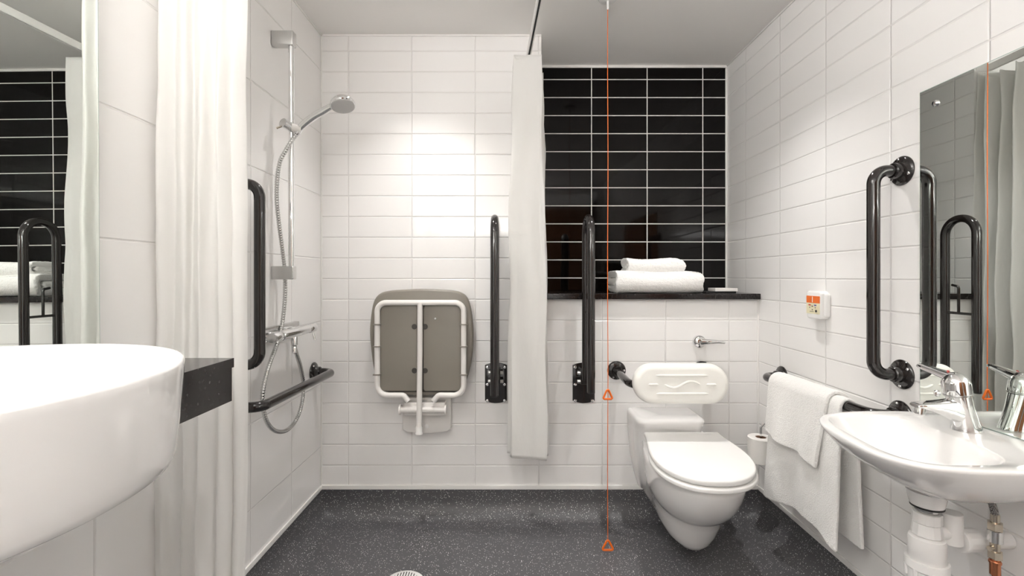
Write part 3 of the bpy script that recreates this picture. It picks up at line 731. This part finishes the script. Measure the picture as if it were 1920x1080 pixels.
# ---------------------------------------------------------------- towels on the right rail
def hung_towel(name, y0, y1, front, back, rr, thick, label, cat='towel', slant=(0, 0), seed=0, roll=None, frontz=None):
    rx, rz0 = RX-.080, .7085
    ny = 70; ns = 110; bm = bmesh.new(); gridF = []
    tot = front+back+PI*rr
    for j in range(ns+1):
        s = tot*j/ns; row = []
        for i in range(ny+1):
            v = i/ny
            if s < front: k = (front-s)/front; px, pz, side = -rr, -(front-s), -1
            elif s < front+PI*rr: a = (s-front)/rr; px, pz, side, k = -rr*math.cos(a), rr*math.sin(a), 0, 0
            else: px, pz, side = rr, -(s-front-PI*rr), 1; k = (s-front-PI*rr)/back
            ya = y0+slant[0]*k; yb_ = y1+slant[1]*k
            y = ya+(yb_-ya)*v
            zr = rz0-.0104*(y-1.417)/.623*1.0
            wv = (.010*math.sin(v*7.5+seed)+.006*math.sin(v*15+seed*2))*k*(1 if side <= 0 else -.2)
            out = -(.014*k if side < 0 else 0)
            if side > 0: out = .006*k
            zz = zr+pz
            if side < 0 and frontz: zz += frontz(v)*k
            row.append(bm.verts.new((rx+px+out-wv*(side < 0)-(wv*.2), y, zz)))
        gridF.append(row)
    for a, b in zip(gridF, gridF[1:]):
        for i in range(ny): bm.faces.new((a[i], a[i+1], b[i+1], b[i]))
    bm.normal_update()
    for v in bm.verts: v.co += v.normal*(.0012*noise.noise(v.co*130)+.0015*noise.noise(v.co*20))
    o = obj(name, bm, 'terry', org=(rx, (y0+y1)/2, .70), ang=80)
    md = o.modifiers.new('thick', 'SOLIDIFY'); md.thickness = thick; md.offset = 0
    bv = o.modifiers.new('soft', 'BEVEL'); bv.width = thick*.33; bv.segments = 2; bv.limit_method = 'ANGLE'; bv.angle_limit = math.radians(60)
    return tag(o, label, cat, 'white towels on the right grab rail')
hung_towel('bath_towel', 1.525, 1.925, .445, .445, .0245, .012, 'long white bath towel draped over the low right grab rail', seed=.6, slant=(-.02, .02), frontz=lambda v: .018*math.sin(v*4)-.008)
hung_towel('hand_towel', 1.575, 1.925, .215, .150, .0375, .012, 'short white hand towel laid over the long bath towel on the rail', seed=2.2, slant=(.035, .0), frontz=lambda v: .03*v-.012)

# ---------------------------------------------------------------- toilet roll
rc = V(1.088, 2.075, 0)
t = thing('toilet_roll_holder', (RX, 2.075, .40), 'chrome upright toilet roll holder on the right wall beyond the towels', 'roll holder')
obj('arm', Tb(fillet([(RX-.001, 2.075, .312), (rc.x, 2.075, .312), (rc.x, 2.075, .470), (rc.x+.012, 2.068, .490)], .012, 6), .005, seg=12), 'chrome', t)
obj('wall_rosette', Lt([(.022, .0006), (.022, .006), (.018, .010), (.005, .010)], (RX, 2.075, .312), (-1, 0, 0)), 'chrome', t)
t = thing('toilet_roll', (rc.x, rc.y, .32), 'white toilet paper roll standing upright on its wall holder', 'toilet roll')
obj('paper', Lt([(.022, 0), (.050, 0), (.053, .002), (.0535, .05), (.053, .104), (.050, .106), (.0225, .106), (.0215, .10), (.0215, .004), (.022, 0)], (rc.x, rc.y, .322), seg=48, caps=False), 'paper', t)
obj('core', Lt([(.0212, .001), (.0212, .104), (.0195, .104), (.0195, .001), (.0212, .001)], (rc.x, rc.y, .322), caps=False), 'card', t)

# ---------------------------------------------------------------- alarm reset panel
t = thing('alarm_panel', (RX, 1.775, 1.023), 'small white alarm reset panel with an orange stripe on the right wall', 'alarm panel')
obj('housing', plate(bmesh.new(), rrect(1.775, 1.023, .082, .104, .012), FYZ, RX-.0005, RX-.036, .006), 'plastic', t)
obj('side_cover', plate(bmesh.new(), rrect(1.772, 1.023, .090, .090, .010), FYZ, RX-.0006, RX-.022, .005), 'plastic', t)
fx = RX-.0362
obj('orange_stripe', B(fx-.0008, fx+.0004, 1.7365, 1.8135, 1.030, 1.0565), 'orange', t)
obj('alarm_mark', B(fx-.0013, fx-.0003, 1.776, 1.7795, 1.0325, 1.054), 'plastic', t)
obj('label_field', B(fx-.0008, fx+.0004, 1.7365, 1.8135, .990, 1.030), 'cream', t)
obj('red_key', B(fx-.0015, fx-.0003, 1.788, 1.800, 1.020, 1.0245), 'red', t)
obj('blue_key', B(fx-.0015, fx-.0003, 1.755, 1.767, 1.020, 1.0245), 'blue', t)
bmk = bmesh.new()
for y, z, a in ((1.778, 1.018, .003), (1.778, 1.005, .003), (1.794, 1.013, .002), (1.761, 1.013, .002)):
    box(bmk, fx-.0014, fx-.0003, y-a, y+a, z-.0016, z+.0016)
for k in range(5): box(bmk, fx-.0014, fx-.0003, 1.770+k*.005, 1.773+k*.005, .9975, .9995)
obj('small_print', bmk, 'greyd', t)
obj('key_switch', Lt([(.0045, 0), (.0045, .003), (.001, .003)], (fx, 1.755, 1.001), (-1, 0, 0), seg=16), 'rubber', t)

# ---------------------------------------------------------------- floor drain
DX, DY = -.398, 1.742
t = thing('floor_drain', (DX, DY, 0), 'round white slotted drain cover in the shower floor', 'drain')
dc = obj('cover', Lt([(.076, .0003), (.076, .003), (.072, .006), (.045, .010), (.001, .012)], (DX, DY, 0), seg=48), 'plastic', t)
sb = bmesh.new()
for i in range(-5, 6):
    for j in (-1, 1):
        x = DX+i*.010; L_ = math.sqrt(max(0, .055**2-(i*.010)**2))
        if L_ < .015: continue
        z = .0120-.0022*(abs(i)/5)
        box(sb, x-.0018, x+.0018, DY+min(j*.006, j*L_), DY+max(j*.006, j*L_), z-.004, z-.0005 if L_ > .04 else z-.0015)
obj('slots', sb, 'greyd', dc)

# ---------------------------------------------------------------- mirrors
t = thing('wall_mirror', (RX, .75, .757), 'frameless wall mirror over the small basin on the right', 'mirror', 'frameless wall mirrors')
obj('glass_pane', B(1.1590, RX-.0008, .25, 1.349, .7585, 1.6515), 'glass', t)
obj('silvering', B(1.1584, 1.1591, .2515, 1.3475, .7600, 1.6500), 'mirror', t)
for y, z in ((1.297, 1.603), (1.293, .811), (.30, 1.603), (.30, .811)):
    obj('mirror_screw', Lt([(.0085, 0), (.0085, .003), (.006, .006), (.001, .0065)], (1.1583, y, z), (-1, 0, 0), seg=20), 'chrome', t)
MXL = -.872
t = thing('wall_mirror', (LX, .3, 1.0), 'tall frameless mirror above the large round basin on the left', 'mirror', 'frameless wall mirrors')
bm = bmesh.new(); 
MT = -.0055   # slight lean of this mirror
def ml(x, z): return x + (z-1.2)*MT
def leanbox(x0, x1, y0, y1, z0, z1):
    bm = B(x0, x1, y0, y1, z0, z1)
    for v in bm.verts: v.co.x = ml(v.co.x, v.co.z)
    return bm
obj('glass_pane', leanbox(MXL-.006, MXL-.0006, -.35, 1.004, .96, 1.91), 'glass', t)
obj('silvering', leanbox(MXL-.0007, MXL, -.349, 1.0025, .9615, 1.9085), 'mirror', t)
obj('backing', leanbox(LX+.006, MXL-.0062, -.33, .985, .98, 1.89), 'plastic', t)

# ---------------------------------------------------------------- left vanity: granite top and round basin
BC = V(-.619, .457, 0)
t = thing('granite_worktop', (LX, .4, .86), 'black granite vanity top with deep front edge behind the large round basin', 'worktop')
def topout(x1, y1, R):
    out = [(LX+.001, -.2), (x1, -.2)]
    dx = x1-BC.x; a0 = -math.acos(max(-1, min(1, dx/R)))
    for k in range(41):
        a = a0 - (2*PI-2*abs(a0))*k/40 if False else a0-(2*PI+2*a0)*k/40
        out.append((BC.x+R*math.cos(a), BC.y+R*math.sin(a)))
    out += [(x1, y1), (LX+.001, y1)]
    return out
ol = topout(-.609, 1.040, .2470)
obj('slab', loft(bmesh.new(), [[V(x, y, z) for x, y in ol] for z in (.931, .951)]), 'granite', t, ang=30)
bm = bmesh.new(); box(bm, -.632, -.612, BC.y+.256, 1.037, .858, .9305); obj('front_apron', bm, 'granite', t)
bm = bmesh.new(); box(bm, LX+.001, -.633, 1.017, 1.037, .858, .9305); obj('end_apron', bm, 'granite', t)
ZR = CZ-.100
prof = [(.0001, -.128), (.12, -.128), (.205, -.1275), (.232, -.1250), (.2395, -.1205), (.2420, -.113), (.2435, -.098), (.2462, -.07), (.2488, -.035), (.2503, -.012), (.2505, -.005), (.2498, -.0015), (.2473, .0), (.2443, -.0005), (.2418, -.003), (.2398, -.010),
        (.235, -.03), (.225, -.055), (.205, -.080), (.165, -.098), (.10, -.107), (.03, -.110), (.0001, -.110)]
t = thing('round_basin', (BC.x, BC.y, ZR-.13), 'large round white countertop basin at the left edge', 'basin', 'white wash basins')
obj('bowl', Lt(prof, (BC.x, BC.y, ZR), seg=128, caps=False), 'ceramic', t, ang=70)
obj('waste', Lt([(.001, -.1095), (.030, -.1095), (.032, -.107), (.028, -.105), (.001, -.1045)], (BC.x, BC.y, ZR)), 'chrome', t)

# ---------------------------------------------------------------- right hand basin
RZ = CZ-.373; YC = 1.118
t = thing('hand_basin', (RX, YC, RZ-.13), 'small white wall-hung hand basin on the right wall under the mirror', 'basin', 'white wash basins')
def sup(xc, af, ab, yc, b, n, clampx=None, N_=96):
    out = []
    for k in range(N_):
        a = 2*PI*k/N_; c, s = math.cos(a), math.sin(a); aa = ab if c > 0 else af
        x = xc+aa*math.copysign(abs(c)**(2/n), c); y = yc+b*math.copysign(abs(s)**(2/n), s)
        if clampx: x = min(x, clampx)
        out.append((x, y))
    return out
WX = RX-.0008
ro = []
#        z rel, xf,    b,    n
def skew(x, y): return x+.10*(y-YC)*max(0, min(1, (WX-x)/.3))
YC = 1.112
for z, xf, b, n in ((-.128, .990, .045, 2.2), (-.126, .960, .065, 2.3), (-.118, .925, .088, 2.4), (-.100, .885, .122, 2.4), (-.080, .850, .150, 2.5), (-.060, .818, .172, 2.6), (-.040, .792, .188, 2.7), (-.022, .779, .200, 2.9), (-.009, .771, .206, 3.1), (-.004, .770, .207, 3.1), (-.001, .772, .205, 3.1), (0, .776, .201, 3.1)):
    pts = sup(1.02, 1.02-xf, .19 if z > -.11 else .16, YC, b, n, WX)
    ro.append([V(skew(x, y), y, RZ+z) for x, y in pts])
for z, xf, xb, b, n in ((0, .797, 1.034, .176, 3.4), (-.002, .800, 1.030, .173, 3.4), (-.010, .804, 1.024, .169, 3.3), (-.035, .812, 1.010, .150, 2.8), (-.060, .832, 1.0, .130, 2.6), (-.078, .862, .98, .100, 2.4), (-.087, .890, .965, .06, 2.2), (-.089, .925, .935, .004, 2)):
    xc = xf+(xb-xf)*.55
    ro.append([V(skew(x, y), y, RZ+z) for x, y in sup(xc, xc-xf, xb-xc, YC, b, n)])
obj('bowl', loft(bmesh.new(), ro), 'ceramic', t, ang=60)
obj('waste', Lt([(.001, .0), (.022, .0), (.024, .002), (.020, .004), (.001, .003)], (.93, YC, RZ-.089)), 'chrome', t)

# mixer tap
TPX = 1.099; TY = 1.150; TO = .033
t = thing('basin_tap', (TPX, TY, RZ), 'chrome single-lever mixer tap on the small hand basin', 'tap')
bm = bmesh.new(); rings = []
def ell(cx, cz, rx, ry, tilt=0, N_=32, sh=1.0):
    return [V(cx+rx*math.cos(2*PI*k/N_), TY+ry*math.sin(2*PI*k/N_), cz+tilt*rx*math.cos(2*PI*k/N_)) for k in range(N_)]
for z, cx, rx, ry in ((.0008, TPX+.002, .032, .0265), (.004, TPX+.002, .032, .0265), (.012, TPX+.001, .0305, .0255), (.03, TPX-.004, .0285, .0245), (.06, TPX-.012, .0265, .024), (.082, TPX-.017, .026, .0245), (.088, TPX-.018, .0255, .0245)):
    rings.append(ell(cx, RZ+z, rx, ry))
loft(bm, rings)
bd = obj('tap_body', bm, 'chrome', t, ang=50)
bm = bmesh.new(); rings = []
for x, zt, zb, wy in ((1.058, .080, .012, .021), (1.035, .078, .022, .0215), (1.012, .074, .035, .0205), (.985, .071, .046, .0190), (.960, .069, .053, .0175), (.946, .067, .055, .0165), (.941, .064, .057, .013)):
    x += TO; cz = RZ+(zt+zb)/2; hz = (zt-zb)/2
    rings.append([V(x, TY+wy*math.copysign(abs(math.cos(a))**.75, math.cos(a)), cz+hz*math.copysign(abs(math.sin(a))**.75, math.sin(a))) for a in [2*PI*k/28 for k in range(28)]])
loft(bm, rings); obj('spout', bm, 'chrome', t, ang=50)
obj('aerator', Lt([(.0105, 0), (.0115, -.002), (.0115, -.016), (.010, -.018), (.001, -.017)], (.956+TO, TY, RZ+.056), (.12, 0, 1)), 'steel', t)
ax = V(-.16, 0, 1).normalized()
cp_ = V(TPX-.019, TY, RZ+.089)
hdl = obj('lever_cap', Lt([(.0265, 0), (.0282, .002), (.0282, .026), (.0255, .036), (.017, .046), (.007, .051), (.001, .052)], cp_, ax, seg=36), 'chrome', t)
obj('collar', Lt([(.0265, -.004), (.0285, -.003), (.0285, .0), (.0265, .001)], cp_, ax, seg=36), 'steel', t)
lp = spline([V(TPX-.020, TY, RZ)+V(-.15*d, .99*d, z) for d, z in ((.004, .125), (.030, .129), (.060, .1345), (.092, .140))], 6)
bm = bmesh.new(); tube(bm, lp, 0, seg=18, rfun=lambda u: .023*(1-u)+.0125*u if u < .92 else .0105, sx=.5, sy=1.0)
obj('lever', bm, 'chrome', hdl, ang=50)
obj('temperature_dot', Lt([(.003, 0), (.003, .0015), (.001, .002)], V(TPX-.026, TY+.018, RZ+.139), V(-.2, -.3, .9), seg=12), 'red', hdl)

# bottle trap
PX = .972
t = thing('bottle_trap', (PX, YC, .47), 'white plastic bottle trap and waste pipe under the small basin', 'waste trap')
obj('basin_waste', Lt([(.040, .022), (.036, .004), (.034, -.006), (.0325, -.011), (.020, -.0125)], (PX, YC, .607)), 'ceramic', t)
obj('rubber_washer', Lt([(.0325, 0), (.0325, -.003), (.029, -.004)], (PX, YC, .5945)), 'rubber', t)
obj('threaded_insert', Lt([(.022, 0), (.024, -.001), (.024, -.005), (.021, -.012)], (PX, YC, .590)), 'steel', t)
def hexn(bm, c, r, h, n=12, ax=(0, 0, 1), r2=None):
    return lathe(bm, [(r*.96, 0), (r, .001), ((r2 or r), h-.001), ((r2 or r)*.96, h)], c, ax, seg=n)
obj('upper_nut', hexn(bmesh.new(), (PX, YC, .555), .0285, .024), 'pvc', t, ang=20)
obj('lower_nut', hexn(bmesh.new(), (PX, YC, .526), .0300, .028, r2=.0275), 'pvc', t, ang=20)
obj('trap_body', Lt([(.034, .455), (.036, .458), (.036, .512), (.034, .520), (.028, .524)], (PX, YC, 0), seg=40), 'pvc', t)
bc = obj('bottle_cap', Lt([(.041, .468), (.0415, .466), (.0415, .450), (.040, .448), (.0375, .447), (.036, .38), (.034, .340), (.028, .330), (.001, .328)], (PX, YC, 0), seg=40), 'pvc', t)
gb = bmesh.new()
for k in range(8):
    a = 2*PI*k/8+.3; x, y = PX+.0375*math.cos(a), YC+.0375*math.sin(a); tube(gb, [(x, y, .452), (x, y, .425)], [.0055, .004], seg=8)
obj('grip_ribs', gb, 'pvc', bc)
obj('side_chamber', Lt([(.019, .505), (.021, .507), (.021, .576), (.020, .577), (.001, .577)], (PX+.058, YC, 0), seg=32), 'pvc', t)
obj('bridge', Tb([(PX+.02, YC, .530), (PX+.05, YC, .530)], .016), 'pvc', t)
obj('outlet_nut', hexn(bmesh.new(), (PX+.082, YC, .513), .0265, .030, 14, (1, 0, 0)), 'pvc', t, ang=20)
obj('outlet_ring', Lt([(.027, 0), (.028, .002), (.028, .008), (.025, .010)], (PX+.074, YC, .513), (1, 0, 0)), 'pvc', t)
obj('waste_pipe', Lt([(.0195, 0), (.0195, RX-.001-(PX+.075))], (PX+.075, YC, .513), (1, 0, 0)), 'pvc', t)

# water supply
SX, SY = 1.094, 1.075
t = thing('water_supply', (SX, SY, .5), 'braided hose, chrome valve and copper elbow feeding the small basin tap', 'supply pipe')
def braid():
    m, tt, N, L, b = nt('braided_steel'); setp(b, rough=.35, metal=.9)
    g = N.new('ShaderNodeNewGeometry'); wv = N.new('ShaderNodeTexChecker'); wv.inputs['Scale'].default_value = 520
    mp = N.new('ShaderNodeMapping'); mp.inputs['Rotation'].default_value = (.8, .6, .8); L.new(g.outputs['Position'], mp.inputs[0]); L.new(mp.outputs[0], wv.inputs['Vector'])
    wv.inputs['Color1'].default_value = (.55, .54, .52, 1); wv.inputs['Color2'].default_value = (.06, .05, .05, 1); L.new(wv.outputs['Color'], b.inputs['Base Color']); return m
M['braid'] = braid()
obj('braided_hose', Tb(spline([(SX-.016, SY+.004, .660), (SX-.013, SY+.002, .63), (SX-.006, SY, .612), (SX, SY, .590), (SX, SY, .582)], 6), .0072), 'braid', t)
obj('ferrule', Lt([(.0085, 0), (.0085, .018), (.007, .020)], (SX, SY, .572)), 'brass', t)
obj('hose_nut', hexn(bmesh.new(), (SX, SY, .556), .0145, .017, 6), 'brass', t, ang=20)
obj('valve', Lt([(.0128, 0), (.0138, .001), (.0138, .026), (.0128, .027)], (SX, SY, .5285)), 'chrome', t)
obj('valve_stem', Lt([(.009, 0), (.009, .022)], (SX, SY, .507)), 'brass', t)
obj('valve_screw', Tb([(SX-.008, SY-.002, .517), (SX-.019, SY-.006, .517)], .0055, seg=12), 'brass', t)
obj('lower_nut', hexn(bmesh.new(), (SX, SY, .492), .0140, .016, 6), 'brass', t, ang=20)
cpp = fillet([(SX, SY, .494), (SX, SY, .440), (RX-.002, SY-.004, .436)], .024, 8)
bm = bmesh.new(); tube(bm, cpp, .0082); lathe(bm, [(.0095, 0), (.0115, .001), (.0115, .005), (.0100, .007)], (SX, SY, .480)); lathe(bm, [(.0098, 0), (.0098, .026)], (SX, SY, .455)); lathe(bm, [(.0115, 0), (.0115, .006)], (SX+.03, SY-.002, .4378), (1, 0, 0))
obj('copper_elbow', bm, 'copper', t)
obj('wall_cap', Lt([(.020, .0006), (.019, .005), (.010, .008), (.001, .009)], (RX, SY-.055, .470), (-1, 0, 0)), 'plastic', t)
